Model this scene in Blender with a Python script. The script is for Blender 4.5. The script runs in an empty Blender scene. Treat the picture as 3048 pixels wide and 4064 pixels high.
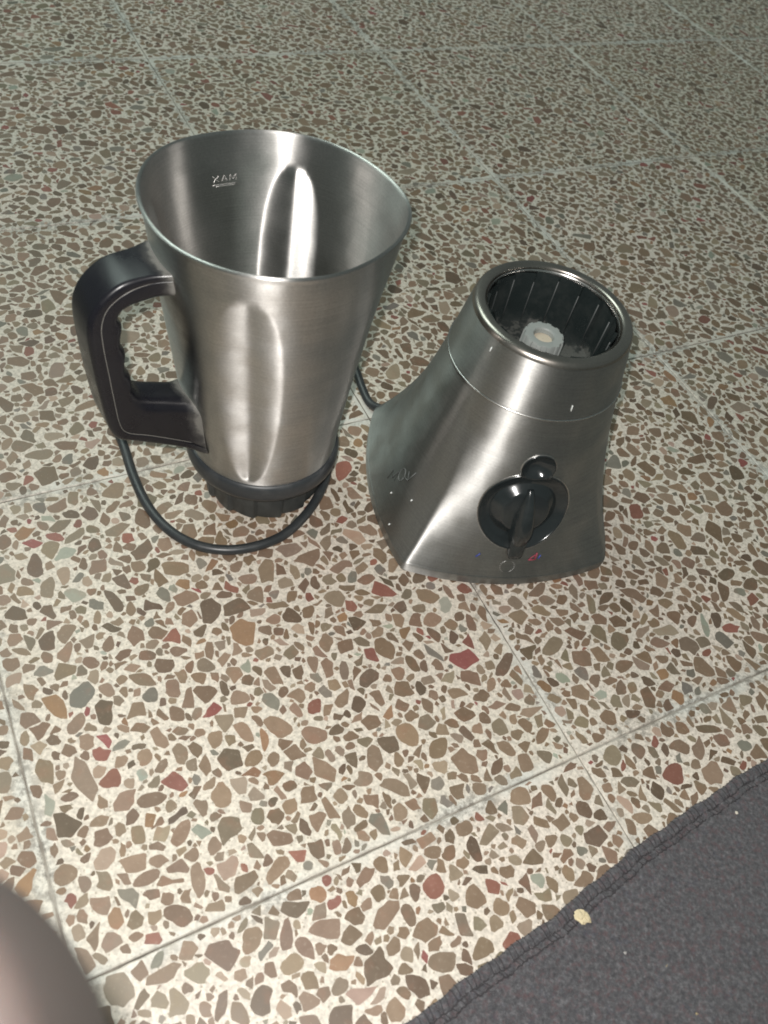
import bpy, math, random
import numpy as np
from mathutils import Vector, Matrix

random.seed(7)
RNG = np.random.default_rng(11)
SC = bpy.context.scene
COL = SC.collection

# ------------------------------------------------------------------ camera
W0, H0, FPX = 3048.0, 4064.0, 3337.52
PITCH, ROLL, CAMH = 0.87512515, 0.27243107, 0.46807728
_cp, _sp, _cr, _sr = math.cos(PITCH), math.sin(PITCH), math.cos(ROLL), math.sin(ROLL)
FWD = np.array([0, _cp, -_sp])
_up = np.array([0, _sp, _cp]); _rt = np.array([1.0, 0, 0])
RT = _cr * _rt + _sr * _up
UP = -_sr * _rt + _cr * _up
CPOS = np.array([0, 0, CAMH])
cam_d = bpy.data.cameras.new('camera')
cam = bpy.data.objects.new('camera', cam_d); COL.objects.link(cam)
m = Matrix.Identity(4)
for i in range(3):
    m[i][0] = RT[i]; m[i][1] = UP[i]; m[i][2] = -FWD[i]; m[i][3] = CPOS[i]
cam.matrix_world = m
cam_d.sensor_fit = 'VERTICAL'; cam_d.sensor_height = 36; cam_d.sensor_width = 27
cam_d.lens = FPX / H0 * 36
cam_d.clip_start = 0.005; cam_d.clip_end = 50
cam_d.dof.use_dof = True
cam_d.dof.focus_distance = 0.60
cam_d.dof.aperture_fstop = 12.5            # ~2 mm pupil of a phone lens
SC.camera = cam
SC.render.resolution_x, SC.render.resolution_y = 768, 1024

def hit(px, py, z=0.0):
    d = FWD * FPX + RT * (px - W0 / 2) - UP * (py - H0 / 2)
    return CPOS + d * ((z - CAMH) / d[2])

def proj(P):
    d = np.asarray(P, float) - CPOS
    zz = d @ FWD
    return np.stack([W0 / 2 + FPX * (d @ RT) / zz, H0 / 2 - FPX * (d @ UP) / zz, zz], -1)

# ------------------------------------------------------------------ world and lamps
wd = bpy.data.worlds.new('World'); SC.world = wd; wd.use_nodes = True
bg = wd.node_tree.nodes['Background']
bg.inputs[0].default_value = (0.84, 1.0, 0.97, 1); bg.inputs[1].default_value = 0.165

fl_d = bpy.data.lights.new('phone_flash', 'SPOT')
fl_d.energy = 13.0; fl_d.color = (1.0, 0.97, 0.935)
fl_d.shadow_soft_size = 0.0035; fl_d.spot_size = math.radians(125); fl_d.spot_blend = 0.7
fl = bpy.data.objects.new('phone_flash', fl_d); COL.objects.link(fl)
mf = m.copy(); fpos = CPOS + RT * -0.010 + UP * 0.013
for i in range(3): mf[i][3] = fpos[i]
fl.matrix_world = mf

rl_d = bpy.data.lights.new('room_lamp', 'AREA'); rl_d.shape = 'RECTANGLE'
rl_d.size = 1.8; rl_d.size_y = 1.6; rl_d.energy = 42; rl_d.color = (0.84, 1.0, 0.92)
rl = bpy.data.objects.new('room_lamp', rl_d); COL.objects.link(rl)
rl.location = (-1.7, 1.5, 2.4)
rl.rotation_euler = (Vector((-0.1, 1.2, 0)) - Vector(rl.location)).to_track_quat('-Z', 'Y').to_euler()

SC.view_settings.view_transform = 'Standard'; SC.view_settings.look = 'None'
SC.view_settings.exposure = 0.0; SC.view_settings.gamma = 1.0
SC.render.engine = 'CYCLES'
SC.cycles.filter_width = 1.8

# ------------------------------------------------------------------ helpers
def tag(o, label=None, cat=None, group=None, kind=None):
    if label: o['label'] = label
    if cat: o['category'] = cat
    if group: o['group'] = group
    if kind: o['kind'] = kind
    return o

def empty(name, M=None):
    o = bpy.data.objects.new(name, None); COL.objects.link(o)
    o.empty_display_size = 0.02
    if M is not None: o.matrix_world = M
    return o

def link(name, me, parent=None, mat=None):
    o = bpy.data.objects.new(name, me); COL.objects.link(o)
    if parent is not None: o.parent = parent
    if mat is not None and not me.materials: me.materials.append(mat)
    return o

def mesh(name, V, F, mat, parent=None, smooth=True, sharp=None):
    me = bpy.data.meshes.new(name)
    me.from_pydata([tuple(map(float, v)) for v in V], [], [tuple(map(int, f)) for f in F])
    me.materials.append(mat)
    if smooth: me.polygons.foreach_set('use_smooth', [True] * len(me.polygons))
    if sharp is not None:
        try: me.set_sharp_from_angle(angle=math.radians(sharp))
        except Exception: pass
    me.update()
    return link(name, me, parent)

def grid_faces(nu, nv, wu=False, wv=False, flip=False, off=0):
    iu = np.arange(nu if wu else nu - 1); iv = np.arange(nv if wv else nv - 1)
    a, b = np.meshgrid(iu, iv, indexing='ij'); a = a.ravel(); b = b.ravel()
    a2 = (a + 1) % nu; b2 = (b + 1) % nv
    q = np.stack([a * nv + b, a2 * nv + b, a2 * nv + b2, a * nv + b2], 1) + off
    return (q[:, ::-1] if flip else q).tolist()

def lathe(name, prof, n, mat, parent, sharp=40, rfun=None):
    """prof: list of (r,z) going from outside bottom, up and over"""
    th = np.linspace(0, 2 * np.pi, n, endpoint=False)
    V = []
    for a in th:
        for r, z in prof:
            rr = r if rfun is None else rfun(r, z, a)
            V.append((rr * math.cos(a), rr * math.sin(a), z))
    return mesh(name, V, grid_faces(n, len(prof), wu=True), mat, parent, True, sharp)

def tube(pts, rad, n=10, caps=True):
    pts = np.asarray(pts, float); k = len(pts)
    rad = np.full(k, rad) if np.isscalar(rad) else np.asarray(rad)
    T = np.gradient(pts, axis=0); T /= np.linalg.norm(T, axis=1)[:, None]
    ref = np.array([0, 0, 1.0]) if abs(T[0][2]) < .9 else np.array([1.0, 0, 0])
    V = []; nprev = None
    for i in range(k):
        if nprev is None: nn = np.cross(T[i], ref)
        else: nn = nprev - T[i] * (nprev @ T[i])
        nn /= np.linalg.norm(nn); nprev = nn
        b = np.cross(T[i], nn)
        for j in range(n):
            a = 2 * math.pi * j / n
            V.append(pts[i] + rad[i] * (math.cos(a) * nn + math.sin(a) * b))
    F = grid_faces(k, n, wv=True)
    if caps:
        F = F + [list(range(n)), list(range((k - 1) * n, k * n))[::-1]]
    return V, F

def smooth_path(pts, n):
    """Catmull-Rom through pts, resampled evenly"""
    P = np.asarray(pts, float)
    P = np.vstack([2 * P[0] - P[1], P, 2 * P[-1] - P[-2]])
    out = []
    for i in range(1, len(P) - 2):
        t = np.linspace(0, 1, 24, endpoint=False)[:, None]
        p0, p1, p2, p3 = P[i - 1:i + 3]
        out.append(.5 * ((2 * p1) + (-p0 + p2) * t + (2 * p0 - 5 * p1 + 4 * p2 - p3) * t ** 2 + (-p0 + 3 * p1 - 3 * p2 + p3) * t ** 3))
    out = np.vstack(out + [P[-2][None]])
    s = np.r_[0, np.cumsum(np.linalg.norm(np.diff(out, axis=0), axis=1))]
    u = np.linspace(0, s[-1], n)
    return np.stack([np.interp(u, s, out[:, k]) for k in range(out.shape[1])], 1)

class MB:
    def __init__(s): s.V = []; s.F = []
    def add(s, V, F):
        o = len(s.V); s.V += [tuple(v) for v in V]; s.F += [[i + o for i in f] for f in F]
    def build(s, name, mat, parent=None, smooth=True, sharp=None): return mesh(name, s.V, s.F, mat, parent, smooth, sharp)

# ------------------------------------------------------------------ materials
def newmat(name):
    mt = bpy.data.materials.new(name); mt.use_nodes = True
    nt = mt.node_tree; return mt, nt, nt.nodes['Principled BSDF']
def N(nt, typ, **kw):
    n = nt.nodes.new(typ)
    for k, v in kw.items():
        if k.startswith('i_'): n.inputs[int(k[2:]) if k[2:].isdigit() else k[2:]].default_value = v
        else: setattr(n, k, v)
    return n
def L(nt, a, b): nt.links.new(a, b)
def ramp(nt, fac, stops):
    r = N(nt, 'ShaderNodeValToRGB'); e = r.color_ramp.elements
    while len(e) > 1: e.remove(e[-1])
    e[0].position = stops[0][0]; e[0].color = stops[0][1]
    for p, c in stops[1:]:
        x = e.new(p); x.color = c
    if fac is not None: L(nt, fac, r.inputs[0])
    return r
def g(v): return (v, v, v, 1)
def mix(nt, fac, a, b, blend='MIX'):
    n = N(nt, 'ShaderNodeMix', data_type='RGBA', blend_type=blend)
    for sock, v in ((n.inputs[0], fac), (n.inputs[6], a), (n.inputs[7], b)):
        if hasattr(v, 'links'): L(nt, v, sock)
        elif isinstance(v, (int, float)): sock.default_value = v
        else: sock.default_value = v
    return n.outputs[2]
def math_n(nt, op, a, b=None):
    n = N(nt, 'ShaderNodeMath', operation=op)
    for i, v in enumerate((a, b)):
        if v is None: continue
        if hasattr(v, 'links'): L(nt, v, n.inputs[i])
        else: n.inputs[i].default_value = v
    return n.outputs[0]

def steel(name, rough, aniso, col, zstretch=60, bump=0.05):
    mt, nt, b = newmat(name)
    b.inputs['Metallic'].default_value = 1
    b.inputs['Anisotropic'].default_value = aniso; b.inputs['Anisotropic Rotation'].default_value = .25
    tg = N(nt, 'ShaderNodeTangent', direction_type='RADIAL', axis='Z'); L(nt, tg.outputs[0], b.inputs['Tangent'])
    tc = N(nt, 'ShaderNodeTexCoord')
    # brushed lines run round the axis: stretch the noise along the turn
    sep = N(nt, 'ShaderNodeSeparateXYZ'); L(nt, tc.outputs['Object'], sep.inputs[0])
    ang = math_n(nt, 'ARCTAN2', sep.outputs[1], sep.outputs[0])
    cmb = N(nt, 'ShaderNodeCombineXYZ'); L(nt, math_n(nt, 'MULTIPLY', ang, 1.6), cmb.inputs[0]); L(nt, math_n(nt, 'MULTIPLY', sep.outputs[2], 1250.0), cmb.inputs[1])
    n1 = N(nt, 'ShaderNodeTexNoise'); n1.inputs['Scale'].default_value = 1.0; n1.inputs['Detail'].default_value = 4; n1.inputs['Roughness'].default_value = .65
    L(nt, cmb.outputs[0], n1.inputs['Vector'])
    n2 = N(nt, 'ShaderNodeTexNoise'); n2.inputs['Scale'].default_value = 38; n2.inputs['Detail'].default_value = 5
    L(nt, tc.outputs['Object'], n2.inputs['Vector'])
    smud = ramp(nt, n2.outputs[0], [(.35, g(0)), (.7, g(1))])
    r1 = math_n(nt, 'ADD', math_n(nt, 'MULTIPLY', n1.outputs[0], .10), rough - .07)
    r2 = math_n(nt, 'ADD', r1, math_n(nt, 'MULTIPLY', smud.outputs[0], .17))
    L(nt, r2, b.inputs['Roughness'])
    c = mix(nt, ramp(nt, n1.outputs[0], [(.30, g(0)), (.70, g(1))]).outputs[0], tuple(min(1, x * 1.05) for x in col[:3]) + (1,), tuple(x * .82 for x in col[:3]) + (1,))
    # dull water marks and finger smears
    c2 = mix(nt, math_n(nt, 'MULTIPLY', smud.outputs[0], .35), c, tuple(x * .70 for x in col[:3]) + (1,))
    n5 = N(nt, 'ShaderNodeTexNoise'); n5.inputs['Scale'].default_value = 900; n5.inputs['Detail'].default_value = 3; L(nt, tc.outputs['Object'], n5.inputs['Vector'])
    g5 = ramp(nt, n5.outputs[0], [(.3, g(.90)), (.7, g(1.08))])
    c2 = mix(nt, 1.0, c2, g5.outputs[0], 'MULTIPLY')
    L(nt, c2, b.inputs['Base Color'])
    bp = N(nt, 'ShaderNodeBump'); bp.inputs['Strength'].default_value = bump; bp.inputs['Distance'].default_value = .0004
    L(nt, n1.outputs[0], bp.inputs['Height'])
    n4 = N(nt, 'ShaderNodeTexNoise'); n4.inputs['Scale'].default_value = 26; n4.inputs['Detail'].default_value = 2; L(nt, tc.outputs['Object'], n4.inputs['Vector'])
    b4 = N(nt, 'ShaderNodeBump'); b4.inputs['Strength'].default_value = .35; b4.inputs['Distance'].default_value = .0016
    L(nt, n4.outputs[0], b4.inputs['Height']); L(nt, b4.outputs[0], bp.inputs['Normal']); L(nt, bp.outputs[0], b.inputs['Normal'])
    return mt

def plastic(name, col, rough, dust=0.0, dust_fn=None, bumps=0.03, spec=.5):
    mt, nt, b = newmat(name)
    tc = N(nt, 'ShaderNodeTexCoord')
    n = N(nt, 'ShaderNodeTexNoise'); n.inputs['Scale'].default_value = 55; n.inputs['Detail'].default_value = 6; n.inputs['Roughness'].default_value = .7
    L(nt, tc.outputs['Object'], n.inputs['Vector'])
    rr = ramp(nt, n.outputs[0], [(.3, g(rough * .75)), (.75, g(min(1, rough * 1.5)))]); L(nt, rr.outputs[0], b.inputs['Roughness'])
    dm = ramp(nt, n.outputs[0], [(.48, g(0)), (.72, g(1))])
    fac = math_n(nt, 'MULTIPLY', dm.outputs[0], dust)
    if dust_fn is not None:
        fac = math_n(nt, 'ADD', fac, dust_fn(nt, tc, n.outputs[0]))
    c = mix(nt, fac, col, (.34, .33, .30, 1)); L(nt, c, b.inputs['Base Color'])
    b.inputs['Specular IOR Level'].default_value = spec
    n3 = N(nt, 'ShaderNodeTexNoise'); n3.inputs['Scale'].default_value = 900; n3.inputs['Detail'].default_value = 2
    L(nt, tc.outputs['Object'], n3.inputs['Vector'])
    bp = N(nt, 'ShaderNodeBump'); bp.inputs['Strength'].default_value = bumps; bp.inputs['Distance'].default_value = .0005
    L(nt, n3.outputs[0], bp.inputs['Height']); L(nt, bp.outputs[0], b.inputs['Normal'])
    return mt

def flat(name, col, rough=.5, metallic=0):
    mt, nt, b = newmat(name)
    tc = N(nt, 'ShaderNodeTexCoord')
    n = N(nt, 'ShaderNodeTexNoise'); n.inputs['Scale'].default_value = 240; n.inputs['Detail'].default_value = 4
    L(nt, tc.outputs['Object'], n.inputs['Vector'])
    c = mix(nt, n.outputs[0], tuple(x * .72 for x in col[:3]) + (1,), tuple(min(1, x * 1.2) for x in col[:3]) + (1,))
    L(nt, c, b.inputs['Base Color']); b.inputs['Roughness'].default_value = rough; b.inputs['Metallic'].default_value = metallic
    return mt

M_STEEL = steel('brushed_steel_jar', .36, .93, (.60, .585, .565, 1))
M_STEEL2 = steel('brushed_steel_base', .38, .94, (.425, .42, .405, 1))
M_RIM = steel('rim_steel', .24, .3, (.40, .365, .33, 1))
M_STEELP = steel('polished_steel', .20, .2, (.60, .59, .57, 1))
M_BLACK = plastic('black_gloss_plastic', (.012, .013, .015, 1), .22, .04)
M_DIAL = plastic('black_dial_plastic', (.017, .021, .022, 1), .17, .03, bumps=.015)
M_RUBBER = plastic('dark_rubber', (.030, .033, .036, 1), .36, .10)
M_SKIRT = plastic('grey_black_plastic', (.034, .038, .038, 1), .5, .12)

# ---- terrazzo cement
def cement():
    mt, nt, b = newmat('terrazzo_cement')
    tc = N(nt, 'ShaderNodeTexCoord'); geo = N(nt, 'ShaderNodeNewGeometry'); oi = N(nt, 'ShaderNodeObjectInfo')
    def noise(scale, detail=4, vec=geo.outputs['Position'], rough=.6):
        n = N(nt, 'ShaderNodeTexNoise'); n.inputs['Scale'].default_value = scale; n.inputs['Detail'].default_value = detail
        n.inputs['Roughness'].default_value = rough; L(nt, vec, n.inputs['Vector']); return n.outputs[0]
    big = ramp(nt, noise(9), [(.32, g(0)), (.68, g(1))])
    c = mix(nt, big.outputs[0], (.675, .585, .51, 1), (.625, .57, .495, 1))
    pt = mix(nt, math_n(nt, 'MULTIPLY', oi.outputs['Random'], .5), c, (.56, .52, .42, 1))
    # fine grit in the cement
    v = N(nt, 'ShaderNodeTexVoronoi', feature='F1'); v.inputs['Scale'].default_value = 480; L(nt, geo.outputs['Position'], v.inputs['Vector'])
    gritm = ramp(nt, v.outputs['Distance'], [(.20, g(1)), (.36, g(0))])
    pick = ramp(nt, v.outputs['Color'], [(.60, g(0)), (.66, g(1))])
    gm = math_n(nt, 'MULTIPLY', math_n(nt, 'MULTIPLY', gritm.outputs[0], pick.outputs[0]), .75)
    c = mix(nt, gm, pt, (.30, .25, .19, 1))
    f = ramp(nt, noise(420, 5), [(.38, g(.72)), (.6, g(1.04))])
    c = mix(nt, 1.0, c, f.outputs[0], 'MULTIPLY')
    # grout smear and dirt along the edges of the tile
    sep = N(nt, 'ShaderNodeSeparateXYZ'); L(nt, tc.outputs['Object'], sep.inputs[0])
    ax = math_n(nt, 'ABSOLUTE', sep.outputs[0]); ay = math_n(nt, 'ABSOLUTE', sep.outputs[1])
    edge = math_n(nt, 'SUBTRACT', .15, math_n(nt, 'MAXIMUM', ax, ay))
    e2 = math_n(nt, 'ADD', edge, math_n(nt, 'MULTIPLY', math_n(nt, 'SUBTRACT', noise(60, 5), .5), .022))
    em = ramp(nt, math_n(nt, 'MULTIPLY', e2, 100), [(.0, g(1)), (.40, g(.8)), (.8, g(0))])
    patch = ramp(nt, noise(14, 3), [(.40, g(.15)), (.62, g(1))])
    c = mix(nt, math_n(nt, 'MULTIPLY', math_n(nt, 'MULTIPLY', em.outputs[0], patch.outputs[0]), .75), c, (.58, .585, .545, 1))
    dirt = ramp(nt, noise(190, 6, rough=.75), [(.44, g(0)), (.58, g(1))])
    em2 = ramp(nt, math_n(nt, 'MULTIPLY', e2, 70), [(.0, g(1)), (.45, g(.75)), (1.0, g(.0))])
    patch2 = ramp(nt, noise(16, 3), [(.43, g(0)), (.55, g(1))])
    dm = math_n(nt, 'MULTIPLY', math_n(nt, 'MULTIPLY', dirt.outputs[0], em2.outputs[0]), patch2.outputs[0])
    c = mix(nt, math_n(nt, 'MULTIPLY', dm, .9), c, (.20, .18, .155, 1))
    st = ramp(nt, noise(30, 6), [(.56, g(0)), (.74, g(1))])
    c = mix(nt, math_n(nt, 'MULTIPLY', st.outputs[0], .28), c, (.42, .36, .27, 1))
    L(nt, c, b.inputs['Base Color'])
    rr = ramp(nt, noise(50, 4), [(.3, g(.42)), (.7, g(.62))]); L(nt, rr.outputs[0], b.inputs['Roughness'])
    b.inputs['Specular IOR Level'].default_value = .35
    bp = N(nt, 'ShaderNodeBump'); bp.inputs['Strength'].default_value = .25; bp.inputs['Distance'].default_value = .0005
    L(nt, noise(700, 3), bp.inputs['Height']); L(nt, bp.outputs[0], b.inputs['Normal'])
    return mt
def chipmat():
    mt, nt, b = newmat('stone_chip')
    at = N(nt, 'ShaderNodeAttribute', attribute_name='chip_color'); geo = N(nt, 'ShaderNodeNewGeometry')
    n = N(nt, 'ShaderNodeTexNoise'); n.inputs['Scale'].default_value = 130; n.inputs['Detail'].default_value = 6; n.inputs['Roughness'].default_value = .7
    L(nt, geo.outputs['Position'], n.inputs['Vector'])
    r = ramp(nt, n.outputs[0], [(.25, g(.88)), (.75, g(1.12))])
    c = mix(nt, 1.0, at.outputs['Color'], r.outputs[0], 'MULTIPLY')
    n2 = N(nt, 'ShaderNodeTexNoise'); n2.inputs['Scale'].default_value = 75; n2.inputs['Detail'].default_value = 3
    L(nt, geo.outputs['Position'], n2.inputs['Vector'])
    r2 = ramp(nt, n2.outputs[0], [(.56, g(0)), (.68, g(1))])
    c = mix(nt, math_n(nt, 'MULTIPLY', r2.outputs[0], .16), c, (.30, .13, .08, 1))
    n3 = N(nt, 'ShaderNodeTexNoise'); n3.inputs['Scale'].default_value = 520; n3.inputs['Detail'].default_value = 4
    L(nt, geo.outputs['Position'], n3.inputs['Vector'])
    r3 = ramp(nt, n3.outputs[0], [(.60, g(0)), (.72, g(1))])
    c = mix(nt, math_n(nt, 'MULTIPLY', r3.outputs[0], .15), c, (.46, .42, .34, 1))
    L(nt, c, b.inputs['Base Color'])
    rr = ramp(nt, n.outputs[0], [(.3, g(.36)), (.7, g(.55))]); L(nt, rr.outputs[0], b.inputs['Roughness'])
    b.inputs['Specular IOR Level'].default_value = .4
    return mt
M_CEM, M_CHIP = cement(), chipmat()
def grout():
    mt, nt, b = newmat('joint_grout'); geo = N(nt, 'ShaderNodeNewGeometry')
    n = N(nt, 'ShaderNodeTexNoise'); n.inputs['Scale'].default_value = 18; n.inputs['Detail'].default_value = 7; n.inputs['Roughness'].default_value = .7; L(nt, geo.outputs['Position'], n.inputs['Vector'])
    r = ramp(nt, n.outputs[0], [(.36, (.09, .078, .065, 1)), (.50, (.21, .185, .155, 1)), (.66, (.36, .34, .30, 1))]); L(nt, r.outputs[0], b.inputs['Base Color']); b.inputs['Roughness'].default_value = .9
    return mt
M_GROUT = grout()

# ------------------------------------------------------------------ placement data (metres)
T = 0.30
YAW, OX, OY = 0.66898439, -0.0884081974, 0.319316174
CY_, SY_ = math.cos(YAW), math.sin(YAW)
def tile_world(a, b):
    A_, B_ = (a + OX) * T, (b + OY) * T
    return np.array([CY_ * A_ - SY_ * B_, SY_ * A_ + CY_ * B_])
MIX0 = np.array([.0668, .4402]); MIXA = math.radians(19.9)
JUG0 = np.array([-.09268, .39190])
EDGE_PX = [(3400, 2790), (3048, 3006), (2950, 3066), (2840, 3140), (2731, 3215), (2622, 3289), (2503, 3378), (2383, 3478), (2264, 3577), (2155, 3667), (2016, 3761), (1877, 3860), (1748, 3960), (1618, 4054), (1300, 4290)]
EDGE = np.array([hit(x, y, .003)[:2] for x, y in EDGE_PX])

# ================================================================== FLOOR
def chip_color(rng, k):
    pal = [((.198, .138, .094), .34), ((.160, .108, .072), .22), ((.178, .138, .096), .12), ((.120, .084, .057), .09),
           ((.235, .180, .130), .07), ((.165, .145, .118), .04), ((.200, .088, .064), .026), ((.215, .130, .075), .018),
           ((.300, .215, .165), .025), ((.255, .255, .205), .009), ((.220, .075, .065), .005)]
    pal = [(tuple(1.04 * x for x in p[0]), p[1]) for p in pal]; w = np.array([p[1] for p in pal]); w /= w.sum()
    idx = rng.choice(len(pal), k, p=w)
    c = np.array([pal[i][0] for i in idx]) * rng.uniform(.84, 1.18, (k, 1)) * rng.uniform(.96, 1.04, (k, 3))
    return c

def poly_shape(rng, r):
    n = int(rng.integers(4, 8))
    a = (np.arange(n) + rng.uniform(-.42, .42, n)) * 2 * np.pi / n
    asp = rng.choice([rng.uniform(1.0, 1.35), rng.uniform(1.3, 1.7), rng.uniform(1.7, 2.3)], p=[.46, .40, .14])
    rr = rng.uniform(.74, 1.16, n)
    if rng.random() < .34: rr[rng.integers(n)] *= rng.uniform(.45, .7)          # a bite out of the stone
    x = np.cos(a) * rr * r * math.sqrt(asp); y = np.sin(a) * rr * r / math.sqrt(asp)
    t = rng.uniform(0, np.pi)
    P = np.stack([x * np.cos(t) - y * np.sin(t), x * np.sin(t) + y * np.cos(t)], 1)
    q = .085 if rng.random() < .66 else .20
    if r > .0022 or q > .2:
        Q = np.roll(P, -1, 0)
        P = np.stack([P * (1 - q) + Q * q, P * q + Q * (1 - q)], 1).reshape(-1, 2)
    if r > .0030:                                              # broken, uneven edges
        Q = np.roll(P, -1, 0); e = Q - P; ln = np.linalg.norm(e, axis=1)[:, None]
        M_ = (P + Q) / 2 + np.stack([-e[:, 1], e[:, 0]], 1) * rng.normal(0, .055, (len(P), 1))
        keep = (ln[:, 0] > r * .5)
        out = []
        for a_, b_, k_ in zip(P, M_, keep):
            out.append(a_)
            if k_: out.append(b_)
        P = np.array(out)
    return P

def inside(P, X, Y):
    c = np.zeros(X.shape, bool)
    for i in range(len(P)):
        x1, y1 = P[i - 1]; x2, y2 = P[i]
        if y1 == y2: continue
        cond = (y1 > Y) != (y2 > Y)
        c ^= cond & (X < (x2 - x1) * (Y - y1) / (y2 - y1) + x1)
    return c

def make_tile_chips(seed):
    rng = np.random.default_rng(seed)
    RES = .0006; NG = int(T / RES)
    occ = np.zeros((NG, NG), bool); mg = 2
    occ[:mg] = occ[-mg:] = True; occ[:, :mg] = occ[:, -mg:] = True
    out = []
    for r, k in ((.0098, 4), (.0083, 20), (.0069, 80), (.0057, 180), (.0046, 300), (.0036, 330), (.0026, 300), (.0017, 420)):
        for _ in range(k):
            rr = r * rng.uniform(.86, 1.14)
            for _try in range(36):
                i0, j0 = rng.integers(0, NG, 2)
                if occ[i0, j0]: continue
                P = poly_shape(rng, rr)
                c = np.array([(i0 + .5) * RES, (j0 + .5) * RES])
                gap = 1 + rng.choice([.0007, .0011, .0020], p=[.5, .3, .2]) / rr
                D = P * gap + c
                lo = np.floor(D.min(0) / RES).astype(int); hi = np.ceil(D.max(0) / RES).astype(int) + 1
                if lo.min() < 0 or hi.max() > NG: continue
                X, Y = np.meshgrid((np.arange(lo[0], hi[0]) + .5) * RES, (np.arange(lo[1], hi[1]) + .5) * RES, indexing='ij')
                mk = inside(D, X, Y)
                if (occ[lo[0]:hi[0], lo[1]:hi[1]] & mk).any(): continue
                mk2 = inside(P + c, X, Y)
                occ[lo[0]:hi[0], lo[1]:hi[1]] |= mk2
                out.append([P, c, rr])
                break
    # let the stones grow into the free cement round them
    for it in out:
        P, c, rr = it
        lo = np.floor((P * 1.4 + c).min(0) / RES).astype(int) - 3; hi = np.ceil((P * 1.4 + c).max(0) / RES).astype(int) + 3
        lo = np.maximum(lo, 0); hi = np.minimum(hi, NG)
        X, Y = np.meshgrid((np.arange(lo[0], hi[0]) + .5) * RES, (np.arange(lo[1], hi[1]) + .5) * RES, indexing='ij')
        sub = occ[lo[0]:hi[0], lo[1]:hi[1]]; own = inside(P + c, X, Y)
        oth = sub & ~own
        for k in (1.22, 1.14, 1.07):
            G_ = P * (k + .0005 / rr)
            if (G_ + c).min() < .0009 or (G_ + c).max() > T - .0009: continue
            if (oth & inside(G_ + c, X, Y)).any(): continue
            it[0] = P * k; sub |= inside(P * k + c, X, Y); break
    out = [(P + c - T / 2, rr) for P, c, rr in out]
    return out

VARIANTS = [make_tile_chips(100 + i) for i in range(5)]

def tile_mesh():
    hw = T / 2 - .00042; n = 60; th = .012
    rng = np.random.default_rng(5)
    s = np.linspace(-hw, hw, n)
    edge = [(x, -hw) for x in s[:-1]] + [(hw, y) for y in s[:-1]] + [(-x, hw) for x in s[:-1]] + [(-hw, -y) for y in s[:-1]]
    edge = np.array(edge)
    k = len(edge); wob = rng.uniform(0, .0011, k) * (rng.random(k) < .4)
    nrm = edge / hw; nrm = np.where(np.abs(nrm) > .999, np.sign(nrm), 0)
    top = (edge - nrm * (.0005 + wob[:, None])); mid = edge - nrm * wob[:, None] * .5
    V = [(x, y, 0) for x, y in top] + [(x, y, -.0007) for x, y in mid] + [(x, y, -th) for x, y in edge]
    F = [list(range(k))]
    for L_ in range(2):
        for i in range(k):
            j = (i + 1) % k
            F.append([L_ * k + j, L_ * k + i, (L_ + 1) * k + i, (L_ + 1) * k + j])
    me = bpy.data.meshes.new('tile'); me.from_pydata(V, [], F); me.materials.append(M_CEM); return me

# grout bed = the floor itself
FL = mesh('floor', [(-3, -1.6, -.0011), (3, -1.6, -.0011), (3, 4.6, -.0011), (-3, 4.6, -.0011)], [(0, 1, 2, 3)], M_GROUT, None, False)
tag(FL, kind='structure')
TM = tile_mesh()
CH = []          # (world xy polygon, z, colour, projected size, tile object)
cloth_poly = np.vstack([EDGE, [[.0, -.4], [.9, -.4]]])
tiles = []
for ia in range(-8, 9):
    for ib in range(-6, 10):
        c = tile_world(ia + .5, ib + .5)
        pc = proj([[c[0], c[1], 0]])[0]
        d = np.hypot(c[0], c[1])
        if pc[2] < .05 and d > .5: continue
        if d > .5 and not (-900 < pc[0] < W0 + 900 and -560 < pc[1] < H0 + 1500): continue
        if d > 2.7: continue
        rot = int(RNG.integers(4)); z = float(RNG.uniform(-.00025, .00025))
        o = link('tile', TM, FL)
        o.location = (c[0], c[1], z); o.rotation_euler = (0, 0, YAW + rot * math.pi / 2)
        tiles.append(o)
        ang = YAW + rot * math.pi / 2; ca, sa = math.cos(ang), math.sin(ang)
        R2 = np.array([[ca, sa], [-sa, ca]])
        far = pc[2] > 1.25
        var = VARIANTS[int(RNG.integers(len(VARIANTS)))]
        cols = chip_color(RNG, len(var))
        for (P, rr), cc in zip(var, cols):
            if far and rr < .0021: continue
            CH.append((P @ R2 + c, z, cc, rr, o))
cen = np.array([p.mean(0) for p, *_ in CH]); pj = proj(np.c_[cen, np.zeros(len(cen))])
rad_ = np.array([c[3] for c in CH])
vis = (pj[:, 2] > 0) & (pj[:, 0] > 0) & (pj[:, 0] < W0) & (pj[:, 1] > 0) & (pj[:, 1] < H0)
vis &= ~inside(cloth_poly, cen[:, 0], cen[:, 1])
vis &= np.hypot(*(cen - MIX0).T) > .10
vis &= np.hypot(*(cen - JUG0).T) > .045
score = np.where(vis, rad_ / np.maximum(pj[:, 2], .05), 0)
order = np.argsort(-score); SINGLE = set(order[:295].tolist())

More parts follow.
